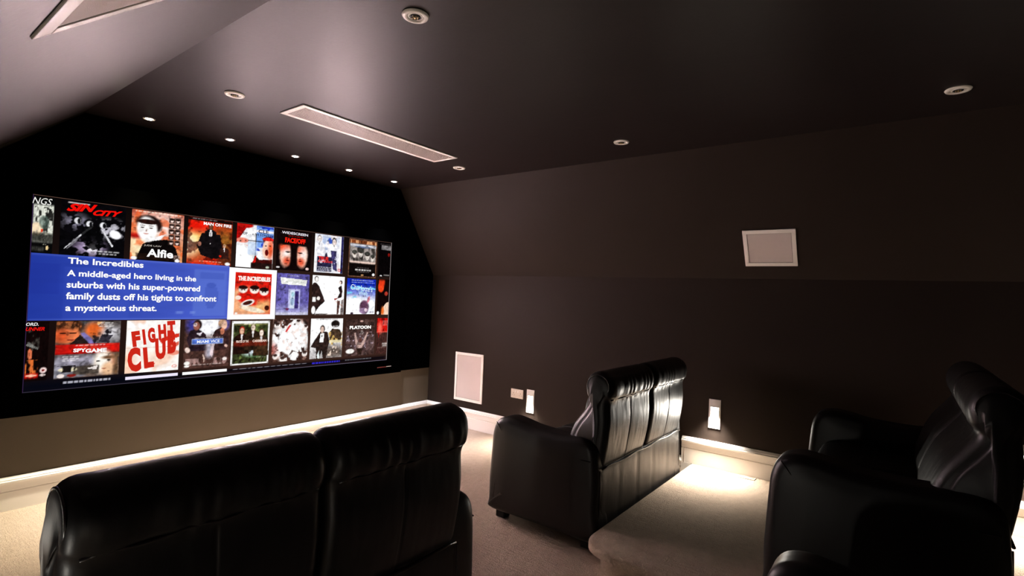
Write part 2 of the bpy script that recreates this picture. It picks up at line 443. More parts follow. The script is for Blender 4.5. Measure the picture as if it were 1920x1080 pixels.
panel('wall_speaker', 'small white square speaker with beige grille on the right sloped wall', 'speaker',
      (x0, .876, z0), (0, -1, 0), up, sn, .316, .262, .026, group=GS, d=.008)
ul = Vector((1, 0, SL)).normalized(); nl = Vector((SL, 0, -1)).normalized()
panel('wall_speaker', 'white framed speaker on the left slope, cut off by the upper left corner', 'speaker',
      (.195, .872, ZC-SL*(XCL-.195)), (0, 1, 0), ul, nl, .316, .262, .032, group=GS, d=.005)
# double socket
t = thing('wall_socket', 'cream double wall socket beside a step light on the right wall', 'socket', (XR, 2.80, .4195))
obj('faceplate', bx(-.009, 0, -.068, .068, -.041, .041, bev=.003), M['socket'], t)
for s in (-1, 1):
    obj('switch', bx(-.012, -.008, s*.014-.006, s*.014+.006, .010, .030, bev=.001), M['plate'], t)
    bm = nb()
    for dy, dz, hh in ((0, .004, .007), (-.011, -.014, .004), (.011, -.014, .004)): box(bm, -.0096, -.0085, s*.040+dy-.0025, s*.040+dy+.0025, dz-hh/2, dz+hh/2)
    obj('pin_holes', bm, M['socket_hole'], t)
# recessed step lights
def steplight(y, zb, label, x=XR, rz=0, k=1.):
    h, w = .205, .080
    t = thing('step_light', label, 'wall light', (x, y, zb), 'recessed step lights low on the side walls'); t.rotation_euler.z = rz
    bm = nb(); d = .007; o = (-.026, .026, .018, .150)
    box(bm, -d, 0, -w/2, o[0], 0, h, .001); box(bm, -d, 0, o[1], w/2, 0, h, .001)
    box(bm, -d, 0, o[0], o[1], 0, o[2], .001); box(bm, -d, 0, o[0], o[1], o[3], h, .001)
    obj('faceplate', bm, M['plate'], t)
    obj('lens', bx(-.0035, -.0005, o[0], o[1], o[2], o[3]), M['stepglow'], t)
    # hood over the opening throws the light down
    obj('hood', extr([(-.0065, .150), (-.0065, .156), (-.013, .152), (-.013, .150)], (0, o[0], 0), (1, 0, 0), (0, 0, 1), (0, 1, 0), o[1]-o[0]), M['plate'], t)
    ld = bpy.data.lights.new('step_beam', 'SPOT'); ld.energy = STEP_W*k; ld.color = (1, .93, .82); ld.spot_size = math.radians(112); ld.spot_blend = 1.0; ld.shadow_soft_size = .03
    lo = bpy.data.objects.new('step_beam', ld); COL.objects.link(lo); lo.parent = t; lo.location = (-.035, 0, .10)
    lo.rotation_euler = Vector((-.35, 0, -1)).to_track_quat('-Z', 'Y').to_euler()
steplight(2.652, .270, 'lit recessed step light beside the wall socket', k=.5)
steplight(1.062, .425, 'lit recessed step light above the carpeted platform, behind the sofa')
steplight(-.53, .425, 'lit recessed step light past the right edge, behind the platform sofa')
for y in (2.652, 1.062, -.53): steplight(y, .270, 'added unseen step light on the left wall, %s' % {2.652: 'nearest the screen', 1.062: 'midway along the room', -.53: 'at the rear of the room'}[y], XL, math.pi, {2.652: .5, 1.062: .02, -.53: .4}[y])  # out-of-view lamps added to brighten the left floor and the sofa sides
# floor outlet in the platform carpet
t = thing('floor_outlet', 'small flush rectangular outlet plate in the platform carpet by the skirting', 'floor outlet', (3.795, .83, PH))
bm = nb(); a, b2, e = .028, .058, .004
box(bm, -a, a, -b2, -b2+e, 0, .004); box(bm, -a, a, b2-e, b2, 0, .004); box(bm, -a, -a+e, -b2+e, b2-e, 0, .004); box(bm, a-e, a, -b2+e, b2-e, 0, .004)
obj('rim', bm, M['socket'], t); obj('lid', bx(-a+e, a-e, -b2+e, b2-e, 0, .0025), M['carpet'], t)

# ------------------------------------------------------------------ the projection screen
YS = 3.900
SX0, SX1, SZ0, SZ1 = .690, 3.240, .655, 1.765
scr = thing('projection_screen', 'wide projection screen in a black frame showing rows of film posters', 'projection screen', (0, 0, 0))
SK = 3.93/3.90; scr.scale = (SK, SK, SK); scr.location = (0, 0, CAMZ*(1-SK))
bm = nb(); fy0, fy1 = 3.885, 3.917
fx0, fx1, fz0, fz1 = .605, 3.412, .527, 1.875
box(bm, fx0, fx1, fy0, fy1, fz0, SZ0, .004); box(bm, fx0, fx1, fy0, fy1, SZ1, fz1, .004)
box(bm, fx0, SX0, fy0, fy1, SZ0, SZ1, .004); box(bm, SX1, fx1, fy0, fy1, SZ0, SZ1, .004)
obj('frame', bm, M['frame'], scr)

def lin(c):
    c = np.asarray(c, float)/255.; return np.where(c <= .04045, c/12.92, ((c+.055)/1.055)**2.4)
def hdr(L):
    return L*1.05
rng = np.random.RandomState(5)
class Pic:
    """the projected picture, colour per point of a fine grid"""
    def __init__(s, nx, ny, c=(0, 0, 0)):
        s.u, s.v = np.meshgrid(np.linspace(0, 1, nx), np.linspace(0, 1, ny)); s.nx, s.ny = nx, ny
        s.c = np.zeros((ny, nx, 3)); s.c[:] = c; s.e = 1.2/nx
    def mix(s, m, c): s.c = s.c*(1-m[..., None]) + np.asarray(c, float)*m[..., None]; return s
    def grad(s, c0, c1, a=0, b=1, ax='v'):
        t = np.clip(((s.v if ax == 'v' else s.u)-a)/(b-a), 0, 1)[..., None]; s.c = np.asarray(c0)*(1-t)+np.asarray(c1)*t; return s
    def ell(s, x, y, rx, ry, c, rot=0, soft=.12, al=1.):
        r = math.radians(rot); dx, dy = s.u-x, s.v-y; X = dx*math.cos(r)+dy*math.sin(r); Y = -dx*math.sin(r)+dy*math.cos(r)
        d = np.sqrt((X/rx)**2+(Y/ry)**2); return s.mix(np.clip((1+soft-d)/(2*soft), 0, 1)*al, c)
    def rect(s, x0, y0, x1, y1, c, al=1., soft=0):
        e = max(s.e, soft); f = lambda t: np.clip(t/e+.5, 0, 1)
        return s.mix(f(s.u-x0)*f(x1-s.u)*f(s.v-y0)*f(y1-s.v)*al, c)
    def poly(s, pts, c, al=1.):
        ins = np.zeros(s.u.shape, bool); n = len(pts)
        for i in range(n):
            (xa, ya), (xb, yb) = pts[i], pts[(i+1) % n]
            if ya == yb: continue
            k = ((ya > s.v) != (yb > s.v)) & (s.u < (xb-xa)*(s.v-ya)/(yb-ya)+xa); ins ^= k
        return s.mix(ins*al, c)
    def noise(s, sx, sy, seed, oct=3):
        r = np.random.RandomState(seed); out = 0; amp = 1; tot = 0
        for o in range(oct):
            gx, gy = int(sx*2**o)+2, int(sy*2**o)+2; g = r.rand(gy, gx)
            X, Y = s.u*(gx-1.001), s.v*(gy-1.001); xi, yi = X.astype(int), Y.astype(int); fx, fy = X-xi, Y-yi
            fx = fx*fx*(3-2*fx); fy = fy*fy*(3-2*fy)
            out = out + amp*((g[yi, xi]*(1-fx)+g[yi, xi+1]*fx)*(1-fy)+(g[yi+1, xi]*(1-fx)+g[yi+1, xi+1]*fx)*fy); tot += amp; amp *= .6
        return out/tot
    def blot(s, sx, sy, seed, c, th=.55, w=.06, box=None, al=1.):
        m = np.clip((s.noise(sx, sy, seed)-th)/w, 0, 1)*al
        if box: m = m*((s.u > box[0])&(s.u < box[2])&(s.v > box[1])&(s.v < box[3]))
        return s.mix(m, c)
    def person(s, x, y, h, body=(15, 12, 12), skin=(240, 215, 195), hair=(25, 15, 10), w=.55, legs=False):
        """a plain standing or half-length figure: x centre, y top of head, h head height"""
        if legs:
            s.poly([(x-h*.9, y-h*2.2), (x+h*.9, y-h*2.2), (x+h*1.0, y-h*4.6), (x+h*.75, y-h*7), (x+h*.2, y-h*7), (x, y-h*4.9), (x-h*.3, y-h*7), (x-h*.85, y-h*7), (x-h*.9, y-h*4.4)], body)
        s.poly([(x-h*.25, y-h*.8), (x+h*.25, y-h*.8), (x+h*1.1, y-h*1.3), (x+h*1.25, y-h*3.6), (x-h*1.25, y-h*3.6), (x-h*1.1, y-h*1.3)], body)
        s.poly([(x-h*.18, y-h*.95), (x+h*.18, y-h*.95), (x, y-h*2.1)], (235, 230, 230))
        s.ell(x, y-h*.42, h*.44*w*1.6, h*.52, hair); s.ell(x, y-h*.52, h*.36*w*1.6, h*.44, skin)
        s.rect(x-h*.2, y-h*.52, x+h*.2, y-h*.45, (70, 40, 30), .6); return s
    def face(s, x, y, r, skin=(245, 220, 200), hair=(30, 18, 10), light=1, shade=(150, 60, 30)):
        s.ell(x, y+r*.25, r*.98, r*1.15, hair); s.ell(x, y-r*.1, r*.78, r*1.0, skin); s.ell(x+light*-r*.42, y-r*.15, r*.34, r*.8, shade, al=.55, soft=.5)
        for q in (-.3, .3): s.ell(x+q*r, y+.06*r, r*.16, r*.07, (25, 15, 10)); s.ell(x+q*r, y+.24*r, r*.2, r*.04, (40, 20, 10))
        s.ell(x, y-.28*r, r*.08, r*.14, shade, al=.6); s.ell(x, y-.58*r, r*.25, r*.06, (130, 50, 40)); return s
    def text_bars(s, x0, y0, x1, n, dy, c=(230, 225, 225), seed=0, th=.25, hh=.5):
        r = np.random.RandomState(seed)
        for k in range(n):
            x = x0 + r.rand()*.05
            while x < x1-.03:
                w = .03+.07*r.rand(); s.rect(x, y0-k*dy-dy*hh, min(x+w, x1), y0-k*dy, c, .85); x += w+.018
        return s
def picture(name, pic, x0, x1, z0, z1, parent, lay, label=None, hotbox=None):
    nx, ny = pic.nx, pic.ny; y = YS - .0006*lay
    V = np.stack([x0+(x1-x0)*pic.u, np.full(pic.u.shape, y), z0+(z1-z0)*pic.v], -1).reshape(-1, 3)
    i = np.arange(nx*ny).reshape(ny, nx)
    Fc = np.stack([i[:-1, :-1], i[:-1, 1:], i[1:, 1:], i[1:, :-1]], -1).reshape(-1, 4)
    me = bpy.data.meshes.new(name); me.from_pydata(V.tolist(), [], Fc.tolist())
    ca = me.color_attributes.new('Col', 'FLOAT_COLOR', 'POINT')
    L = lin(np.clip(pic.c, 0, 255)); m = (L.min(-1) > .80).astype(float); hot = np.zeros_like(m)
    for _ in range(5):
        q = np.pad(m, 1); m = np.minimum.reduce([q[1:-1, 1:-1], q[:-2, 1:-1], q[2:, 1:-1], q[1:-1, :-2], q[1:-1, 2:]])
        hot = hot + (m if _ > 1 else 0)
    hot = (hot/3)**2
    if hotbox is not None:
        keep = np.zeros_like(hot)
        for a, b, c2, d2, w in hotbox: keep = np.maximum(keep, w*((pic.u > a)&(pic.v > b)&(pic.u < c2)&(pic.v < d2)))
        hot = hot*keep
    C = (L*(1 + hot[..., None]*(SCREEN_HDR*np.array([1., .745, .75])-1))).reshape(-1, 3); C = np.concatenate([C, np.ones((len(C), 1))], 1)
    ca.data.foreach_set('color', C.astype(np.float32).ravel())
    return obj(name, me, M['screen'], parent, label=label)
def text(s, x0, x1, z0, z1, color, parent, lay, bold=.0, shear=0, rot=0, name='lettering', label=None):
    """lettering fitted to the box x0..x1, z0..z1 on the screen plane"""
    cu = bpy.data.curves.new('t', 'FONT'); cu.body = s; cu.size = 1; cu.offset = bold; cu.shear = shear; cu.resolution_u = 3; cu.space_character = 1.0
    to = bpy.data.objects.new('t', cu); COL.objects.link(to); bpy.context.view_layer.update()
    me = bpy.data.meshes.new_from_object(to.evaluated_get(bpy.context.evaluated_depsgraph_get()))
    bpy.data.objects.remove(to); bpy.data.curves.remove(cu)
    co = np.zeros(len(me.vertices)*3, np.float32); me.vertices.foreach_get('co', co); co = co.reshape(-1, 3)
    mn, mx = co.min(0), co.max(0); y = YS - .0006*lay
    U = (co[:, 0]-mn[0])/(mx[0]-mn[0]); Vv = (co[:, 1]-mn[1])/(mx[1]-mn[1])
    X = x0+(x1-x0)*U; Z = z0+(z1-z0)*Vv
    if rot:
        r = math.radians(rot); cx, cz = (x0+x1)/2, (z0+z1)/2; X, Z = cx+(X-cx)*math.cos(r)-(Z-cz)*math.sin(r), cz+(X-cx)*math.sin(r)+(Z-cz)*math.cos(r)
    me.vertices.foreach_set('co', np.stack([X, np.full(len(X), y), Z], 1).astype(np.float32).ravel())
    ca = me.color_attributes.new('Col', 'FLOAT_COLOR', 'POINT')
    c = hdr(lin(np.array([color])))[0]; ca.data.foreach_set('color', np.tile(np.append(c, 1), len(X)).astype(np.float32))
    me.materials.clear()
    return obj(name, me, M['screen'], parent, label=label)

bg = Pic(60, 40)
bg.grad((50, 31, 26), (4, 3, 4), .15, .85)
bg.ell(.5, .3, .55, .45, (72, 46, 36), soft=.9, al=.7); bg.ell(0, .1, .25, .5, (10, 3, 4), soft=.9, al=.8); bg.rect(0, 0, 1, .035, (6, 5, 12)); bg.ell(.1, 0, .2, .07, (5, 8, 20), al=.6)
bg.ell(.68, .62, .4, .3, (46, 28, 22), soft=.9, al=.6)
picture('image_surface', bg, SX0, SX1, SZ0, SZ1, scr, 0)
e = nb(); 
# thin bright edge where the picture just spills on to the frame
ed = Pic(2, 40, (55, 35, 70)); picture('image_edge', ed, SX0, SX0+.005, SZ0, SZ1, scr, 1)
ed = Pic(2, 40, (150, 140, 140)); picture('image_edge', ed, SX1-.006, SX1, SZ0, SZ1, scr, 1)
ed = Pic(60, 2, (95, 70, 60)); picture('image_edge', ed, SX0, SX1, SZ1-.003, SZ1, scr, 1)
ed = Pic(60, 2); ed.grad((50, 45, 60), (120, 110, 130), ax='u'); picture('image_edge', ed, SX0, SX1, SZ0, SZ0+.004, scr, 1)

PNX, PNY = 76, 84
def poster(x0, x1, z0, z1, fn, label, res=1.0, lay=2, hotbox=None, grain=.5):
    w = (x1-x0)/.30
    p = Pic(max(14, int(PNX*w*res)), int(PNY*res)); fn(p)
    gr = p.noise(16, 18, int(x0*100)+int(z0*7), 2); k = p.c.max(-1)/255; amp = grain*np.clip(1.25-k, .12, 1)
    p.c = p.c*(1+amp*(gr-.5)*2)[..., None]; p.blot(11, 12, int(x0*31), (12, 8, 8), .66, .06, al=.35*(k < .93))
    return picture('film_poster', p, x0, x1, z0, z1, scr, lay, label=label, hotbox=hotbox)
R1 = (1.438, 1.757); R2 = (1.083, 1.412); R3 = (.718, 1.052)
WHT = (255, 255, 255)
# ---- top row
def f(p):
    p.c[:] = (8, 8, 8); p.rect(0, .2, 1, .86, (225, 228, 215)); p.blot(5, 6, 1, (35, 35, 32), .52, .08, (0, .3, 1, .82)); p.ell(.2, .42, .3, .12, (250, 225, 190)); p.ell(.55, .55, .25, .12, (90, 110, 100), al=.7)
    p.rect(0, .2, 1, .36, (22, 22, 18), .8); p.blot(8, 8, 2, (150, 150, 135), .6, .05, (0, .15, 1, .4)); p.text_bars(0, .1, .6, 2, .035, (130, 130, 120), 3); p.ell(.75, .1, .06, .04, (250, 220, 160)); p.ell(.45, .4, .05, .03, (220, 60, 30))
q = poster(SX0+.006, .785, *R1, f, 'cropped grey war poster at the left end of the top row')
text('NGS', .69, .775, 1.713, 1.750, (240, 240, 235), q, 4, .0, .3)
def f(p):
    p.c[:] = (6, 5, 7); p.ell(.22, .62, .2, .13, (180, 175, 200), soft=.6, al=.7); p.ell(.75, .55, .27, .17, (225, 222, 235), soft=.5, al=.8); p.ell(.45, .16, .2, .14, (205, 180, 225), soft=.7, al=.9); p.ell(.5, .17, .11, .1, (250, 245, 255), soft=.5)
    p.blot(9, 9, 4, (8, 7, 10), .47, .05); p.poly([(.05, .1), (.09, .13), (.5, .57), (.44, .56)], (215, 215, 220)); p.poly([(.1, .1), (.22, .22), (.3, .36), (.2, .3)], (120, 118, 125), .8)
    for x, y in ((.24, .66), (.42, .62), (.63, .62)): p.ell(x, y, .07, .075, (8, 8, 10)); p.ell(x+.01, y-.015, .05, .06, (235, 235, 240)); p.ell(x+.03, y-.02, .025, .05, (12, 12, 14))
    p.poly([(.33, .55), (.6, .58), (.68, .2), (.5, .12), (.3, .3)], (5, 5, 6), .8); p.poly([(.62, .52), (.66, .5), (.82, .22), (.8, .2)], (230, 230, 235)); p.ell(.84, .45, .1, .08, (250, 250, 255), rot=-30); p.text_bars(.55, .12, .92, 2, .045, (240, 240, 240), 3)
    p.rect(.1, .955, .42, .975, (225, 215, 215))
q = poster(.815, 1.128, *R1, f, 'black and white crime poster with red lettering')
text('SIN', .838, .985, 1.700, 1.745, (240, 15, 8), q, 4, .05, .5, 5, label='red lettering'); text('CITY', .962, 1.112, 1.690, 1.725, (240, 15, 8), q, 5, .05, .5, 4, label='red lettering')
def f(p):
    p.grad((245, 170, 110), (190, 90, 70)); p.ell(.2, .35, .25, .4, (255, 235, 190), soft=.6); p.ell(.6, .7, .35, .3, (250, 225, 215), soft=.7); p.blot(4, 4, 6, (230, 90, 40), .55, .1, al=.7)
    p.ell(.08, .48, .16, .05, (170, 20, 15), soft=.6)
    p.poly([(.1, 0), (.22, .33), (.36, .4), (.68, .46), (.86, .3), (.95, 0)], (12, 8, 8)); p.poly([(.24, .36), (.55, .44), (.64, .56), (.3, .42)], (250, 245, 245))
    p.ell(.33, .74, .24, .17, (28, 14, 12), rot=-10); p.ell(.29, .63, .19, .25, (255, 252, 250), rot=8); p.ell(.3, .78, .2, .05, (35, 15, 12)); 
    for x in (.2, .36): p.ell(x, .66, .035, .012, (60, 35, 30)); p.ell(x, .7, .045, .01, (80, 50, 40))
    p.ell(.27, .54, .05, .012, (200, 140, 130)); p.ell(.28, .6, .015, .03, (225, 190, 180))
    for k in range(5):
        for j in range(2):
            x, y = .76+.12*j, .86-.115*k; p.rect(x-.055, y-.05, x+.055, y+.05, (50, 35, 30)); p.ell(x, y-.005, .03, .036, (245, 215, 205)); p.ell(x, y+.022, .032, .018, (30, 15, 10))
    p.rect(.1, .02, .95, .14, (40, 22, 14), .6); p.text_bars(.04, .985, .96, 1, .04, (250, 240, 220), 2); p.ell(.07, .035, .055, .035, WHT); p.ell(.9, .03, .05, .035, WHT); p.text_bars(.78, .14, .95, 3, .03, (240, 210, 200), 4)
q = poster(1.160, 1.457, *R1, f, 'warm orange comedy poster with a smiling dark-haired man')
text('Alfie', 1.250, 1.402, 1.462, 1.515, WHT, q, 4, .03); text('JUDE LAW', 1.232, 1.330, 1.527, 1.540, (200, 190, 180), q, 4)
def f(p):
    p.grad((170, 25, 10), (200, 40, 20)); p.ell(.1, .55, .35, .35, (255, 205, 110), soft=.7); p.ell(.0, .4, .2, .2, (255, 250, 215), soft=.7); p.ell(.15, .85, .4, .15, (235, 25, 10), soft=.6); p.ell(.85, .55, .3, .3, (140, 85, 30), soft=.7)
    p.blot(6, 6, 9, (60, 10, 5), .55, .1, al=.7); p.ell(.9, .15, .2, .2, (90, 40, 20), soft=.5); p.person(.5, .88, .12, body=(18, 16, 18), skin=(105, 65, 45)); p.poly([(.3, .68), (.72, .68), (.82, .2), (.6, .12), (.3, .2), (.2, .4)], (16, 13, 15)); p.poly([(.46, .72), (.54, .72), (.5, .45)], (225, 220, 220)); p.poly([(.49, .7), (.51, .7), (.52, .5), (.5, .48), (.48, .5)], (20, 15, 18))
    p.ell(.26, .44, .04, .05, (170, 110, 90)); p.person(.83, .48, .09, body=(50, 25, 20), skin=(220, 170, 140), hair=(200, 150, 90)); p.blot(7, 7, 3, (250, 40, 15), .6, .06, (0, 0, 1, .22)); p.text_bars(.25, .075, .8, 1, .03, (255, 230, 200), 2); p.text_bars(.3, .03, .8, 1, .022, (240, 120, 80), 5)
    p.ell(.92, .04, .06, .035, WHT); p.rect(0, .94, 1, 1, (15, 8, 8)); p.text_bars(.08, .985, .65, 1, .03, (190, 180, 180), 5)
q = poster(1.484, 1.775, *R1, f, 'fiery red action poster with a man in a dark suit')
text('MAN ON FIRE', 1.580, 1.768, 1.712, 1.734, WHT, q, 4, .03)
def f(p):
    p.grad((250, 250, 250), (240, 240, 245)); p.rect(.52, .48, 1, 1, (120, 165, 240)); p.blot(6, 6, 5, (25, 50, 180), .5, .1, (.52, .4, 1, 1)); p.rect(.5, .84, 1, .9, (250, 245, 250))
    p.poly([(0, .55), (.3, 1), (.0, 1)], (170, 10, 10)); p.ell(.2, .98, .22, .07, (200, 20, 15)); p.ell(.15, .62, .16, .06, (240, 140, 120)); p.ell(.2, .5, .1, .03, (230, 60, 40)); p.ell(.18, .25, .24, .3, WHT); p.ell(.1, .6, .02, .014, (60, 30, 30)); p.ell(.24, .62, .02, .014, (60, 30, 30))
    p.rect(.5, .28, .52, .8, (20, 25, 40)); p.rect(.3, .62, .7, .635, (20, 25, 40)); p.rect(.3, .3, .56, .6, (190, 215, 250), .6); p.poly([(.42, 0), (.5, .3), (.62, .2), (1, .22), (1, 0)], (60, 12, 10)); p.poly([(.42, .1), (.55, .32), (.5, 0)], (220, 25, 20))
    p.ell(.86, .66, .15, .1, (70, 15, 10)); p.ell(.85, .48, .15, .24, (255, 205, 180), rot=-8); p.ell(.93, .45, .07, .2, (235, 90, 50), soft=.6); p.ell(.82, .38, .05, .075, (90, 10, 10)); p.ell(.79, .54, .03, .014, (25, 15, 10)); p.ell(.91, .55, .03, .014, (25, 15, 10)); p.ell(.85, .7, .16, .04, (230, 30, 25)); p.rect(.4, 0, 1, .12, (35, 18, 16)); p.ell(.86, .03, .05, .03, (190, 200, 180))
q = poster(1.808, 2.085, *R1, f, 'white and red Christmas poster with a bearded man and a shouting boy')
text('CLE', 1.965, 2.045, 1.702, 1.730, (40, 20, 60), q, 4, .02); text('ON 34TH STREET', 1.850, 2.070, 1.680, 1.697, (25, 20, 35), q, 4, .02)
def f(p):
    p.c[:] = (16, 7, 7); p.ell(.25, .38, .16, .3, (250, 190, 165), soft=.18); p.ell(.22, .55, .13, .1, (240, 80, 45), soft=.5); p.ell(.27, .42, .1, .12, WHT, soft=.7, al=.8); p.ell(.3, .22, .1, .1, (225, 90, 60), soft=.5)
    p.ell(.73, .38, .16, .3, (250, 190, 165), soft=.18); p.ell(.7, .5, .1, .1, (240, 90, 55), soft=.5); p.ell(.76, .42, .1, .14, WHT, soft=.7, al=.8); p.ell(.7, .22, .1, .1, (225, 90, 60), soft=.5)
    p.rect(.4, .0, .58, .7, (14, 5, 5), soft=.05); p.ell(.32, .45, .07, .018, (25, 10, 8)); p.ell(.67, .45, .07, .018, (25, 10, 8)); p.ell(.32, .24, .05, .015, (110, 25, 20)); p.ell(.68, .24, .05, .015, (110, 25, 20)); p.ell(.24, .68, .18, .06, (12, 5, 5), soft=.3); p.ell(.75, .68, .18, .06, (12, 5, 5), soft=.3)
    p.ell(.9, .06, .05, .035, (230, 200, 195)); p.ell(.06, .06, .05, .02, (240, 235, 235)); p.rect(.1, .9, .9, .905, (150, 140, 150)); p.text_bars(.28, .86, .74, 1, .03, (220, 30, 20), 3)
q = poster(2.112, 2.408, *R1, f, 'black thriller poster with two red-lit half faces')
text('WIDESCREEN', 2.150, 2.372, 1.722, 1.742, (235, 230, 240), q, 4, .02); text('FACE/OFF', 2.178, 2.352, 1.655, 1.695, (240, 30, 15), q, 4, .05)
def f(p):
    p.grad((240, 242, 250), (225, 230, 245)); p.rect(.25, .6, .75, .95, (190, 205, 235)); p.ell(.52, .85, .08, .08, (60, 90, 190)); p.blot(5, 5, 11, (245, 235, 235), .5, .1)
    p.person(.15, .96, .17, body=(235, 235, 242), skin=(250, 240, 235), hair=(120, 110, 110)); p.person(.66, .93, .19, body=(240, 240, 248), skin=(250, 232, 225), hair=(30, 20, 20)); p.poly([(.55, .6), (.75, .6), (.8, .05), (.65, .1)], (60, 55, 100)); p.ell(.4, .4, .05, .12, (40, 35, 60))
    p.rect(.1, .03, .6, .42, (26, 24, 55), .95); p.blot(9, 9, 12, (235, 235, 250), .6, .05, (.05, .25, .8, .5)); p.text_bars(.12, .15, .6, 3, .042, (240, 240, 245), 7); p.rect(.86, 0, .92, 1, WHT); p.rect(.92, 0, 1, 1, (30, 28, 80)); p.rect(0, 0, .05, 1, WHT); p.ell(.88, .09, .055, .04, (225, 50, 60)); p.ell(.88, .09, .03, .02, WHT)
q = poster(2.438, 2.712, *R1, f, 'white and navy romance poster with a couple')
text('TRUE', 2.475, 2.570, 1.540, 1.572, (235, 45, 35), q, 4, .04); text('ROMANCE', 2.475, 2.610, 1.522, 1.538, (235, 45, 35), q, 4, .03)
def f(p):
    p.c[:] = (16, 10, 9); p.rect(0, 0, 1, 1, (120, 80, 60)); p.rect(.03, .03, .97, .97, (14, 9, 8)); p.grad  # frame
    p.rect(.03, .88, .97, .97, (120, 60, 30)); p.blot(14, 3, 2, (225, 160, 110), .5, .05, (.03, .88, .97, .97)); p.rect(.04, .4, .96, .87, (150, 140, 135)); p.blot(4, 3, 15, (50, 45, 42), .5, .15, (.04, .4, .96, .8)); p.rect(.04, .8, .96, .87, (215, 215, 225), soft=.05); p.rect(.04, .37, .96, .42, (250, 220, 205), soft=.04)
    for x, y, r in ((.2, .62, .09), (.42, .66, .1), (.65, .6, .1), (.85, .55, .08)): p.ell(x, y-.03, r*.75, r, (235, 225, 215)); p.ell(x, y+.035, r, r*.6, (60, 60, 55)); p.ell(x, y-.02, r*.5, .012, (70, 50, 40))
    p.ell(.5, .8, .3, .03, (60, 80, 120), al=.6); p.text_bars(.28, .26, .72, 1, .025, (150, 140, 140), 3, hh=.4); p.text_bars(.2, .215, .82, 1, .05, (250, 248, 245), 8, hh=.8); p.text_bars(.25, .15, .75, 1, .025, (150, 140, 140), 4, hh=.5); p.ell(.5, .06, .05, .02, (200, 150, 100)); p.ell(.9, .09, .05, .035, WHT)
poster(2.768, 3.072, R1[0]-.02, R1[1], f, 'sepia war poster of helmeted soldiers in a thin tan border')
def f(p):
    p.c[:] = (7, 4, 5); p.text_bars(.1, .95, .95, 1, .03, (120, 110, 110), 1); p.text_bars(.2, .91, 1, 3, .045, (235, 230, 230), 3, hh=.75); p.ell(.85, .65, .1, .05, (140, 20, 15)); p.text_bars(.45, .06, .95, 1, .04, (225, 220, 215), 3, hh=.7); p.ell(.25, .02, .1, .02, (230, 230, 230))
poster(3.092, SX1-.006, *R1, f, 'cropped black poster with small white words at the right end of the top row')
# ---- middle row
p = Pic(120, 60); p.grad((38, 62, 168), (78, 98, 205), ax='u'); n = p.noise(5, 7, 3); p.c *= (.92+.14*n)[..., None]
p.rect(.14, .0, .44, .82, (70, 92, 200), .25); p.rect(.0, .4, .12, .86, (30, 45, 150), .3); p.rect(.785, .06, .985, .90, (100, 128, 215), .45); p.rect(.82, .74, .97, .86, (66, 88, 185), .55); p.ell(.89, .62, .03, .05, (62, 84, 180), al=.7); p.poly([(.85, .58), (.93, .58), (.94, .38), (.91, .2), (.87, .2), (.85, .4)], (66, 88, 185), .6)
p.rect(.69, .1, .73, .14, (125, 150, 225), .6); p.rect(.77, .1, .8, .14, (125, 150, 225), .6); p.rect(0, .97, 1, 1, (110, 130, 215), .4); p.rect(0, 0, 1, .02, (120, 140, 220), .4); p.ell(0, .5, .15, .7, (30, 50, 150), soft=.8, al=.5)
blue = picture('caption_panel', p, SX0+.006, 1.768, 1.057, 1.438, scr, 3, label='blue caption panel with white words')
TX = [('The Incredibles', .858, 1.236, 1.388, 1.425), ('A middle-aged hero living in the', .857, 1.550, 1.305, 1.352), ('suburbs with his super-powered', .858, 1.578, 1.236, 1.287), ('family dusts off his tights to confront', .858, 1.688, 1.168, 1.221), ('a mysterious threat.', .858, 1.322, 1.100, 1.150)]
hs = {0: (1.382, 1.421)}
for i, (s, a, b, c, d) in enumerate(TX): text(s, a, b, c, d, (255, 255, 252), blue, 5, .026, name='lettering', label='line of bold white words')
p = Pic(80, 84, WHT); p.ell(.1, .05, .3, .3, (255, 240, 225), soft=.8, al=.4); sel = picture('selection_box', p, 1.768, 2.124, 1.052, 1.430, scr, 3, label='plain white box marking the chosen poster', hotbox=[(.03, .03, .10, .97, 1.6), (.925, .03, .97, .97, 1.6), (.1, .02, .9, .055, 1.6), (.1, .95, .9, .98, 1.6)])
def f(p):
    p.c[:] = (222, 30, 18); p.ell(.3, .3, .6, .35, (245, 205, 150), soft=.2, al=.8); p.ell(.5, .42, .42, .2, (215, 25, 14)); p.rect(.6, 0, 1, .35, (240, 190, 120), soft=.1, al=.7); p.ell(.5, .12, .35, .06, (245, 240, 220), rot=-10, al=.8)
    for x, y, r in ((.22, .6, .12), (.53, .6, .13), (.8, .56, .13)): p.ell(x, y, r, r*.75, (250, 235, 225)); p.ell(x, y+r*.4, r, r*.4, (35, 12, 10)); p.ell(x-.3*r, y-.1*r, .2*r, .1*r, (15, 8, 8)); p.ell(x+.3*r, y-.1*r, .2*r, .1*r, (15, 8, 8))
    p.ell(.36, .28, .19, .075, (240, 235, 230), rot=15); p.ell(.36, .28, .13, .045, (60, 20, 15), rot=15); p.ell(.9, .16, .07, .06, (60, 20, 12)); p.ell(.1, .4, .08, .05, (245, 225, 210)); p.ell(.5, .82, .4, .01, (250, 230, 220)); p.ell(.06, .03, .04, .025, (250, 240, 230)); p.rect(0, 0, 1, .01, (255, 255, 255))
q = poster(1.812, 2.084, 1.088, 1.398, f, 'red cartoon poster inside the white box', lay=5)
text('THE INCREDIBLES', 1.832, 2.074, 1.338, 1.372, (255, 245, 240), q, 7, .05)
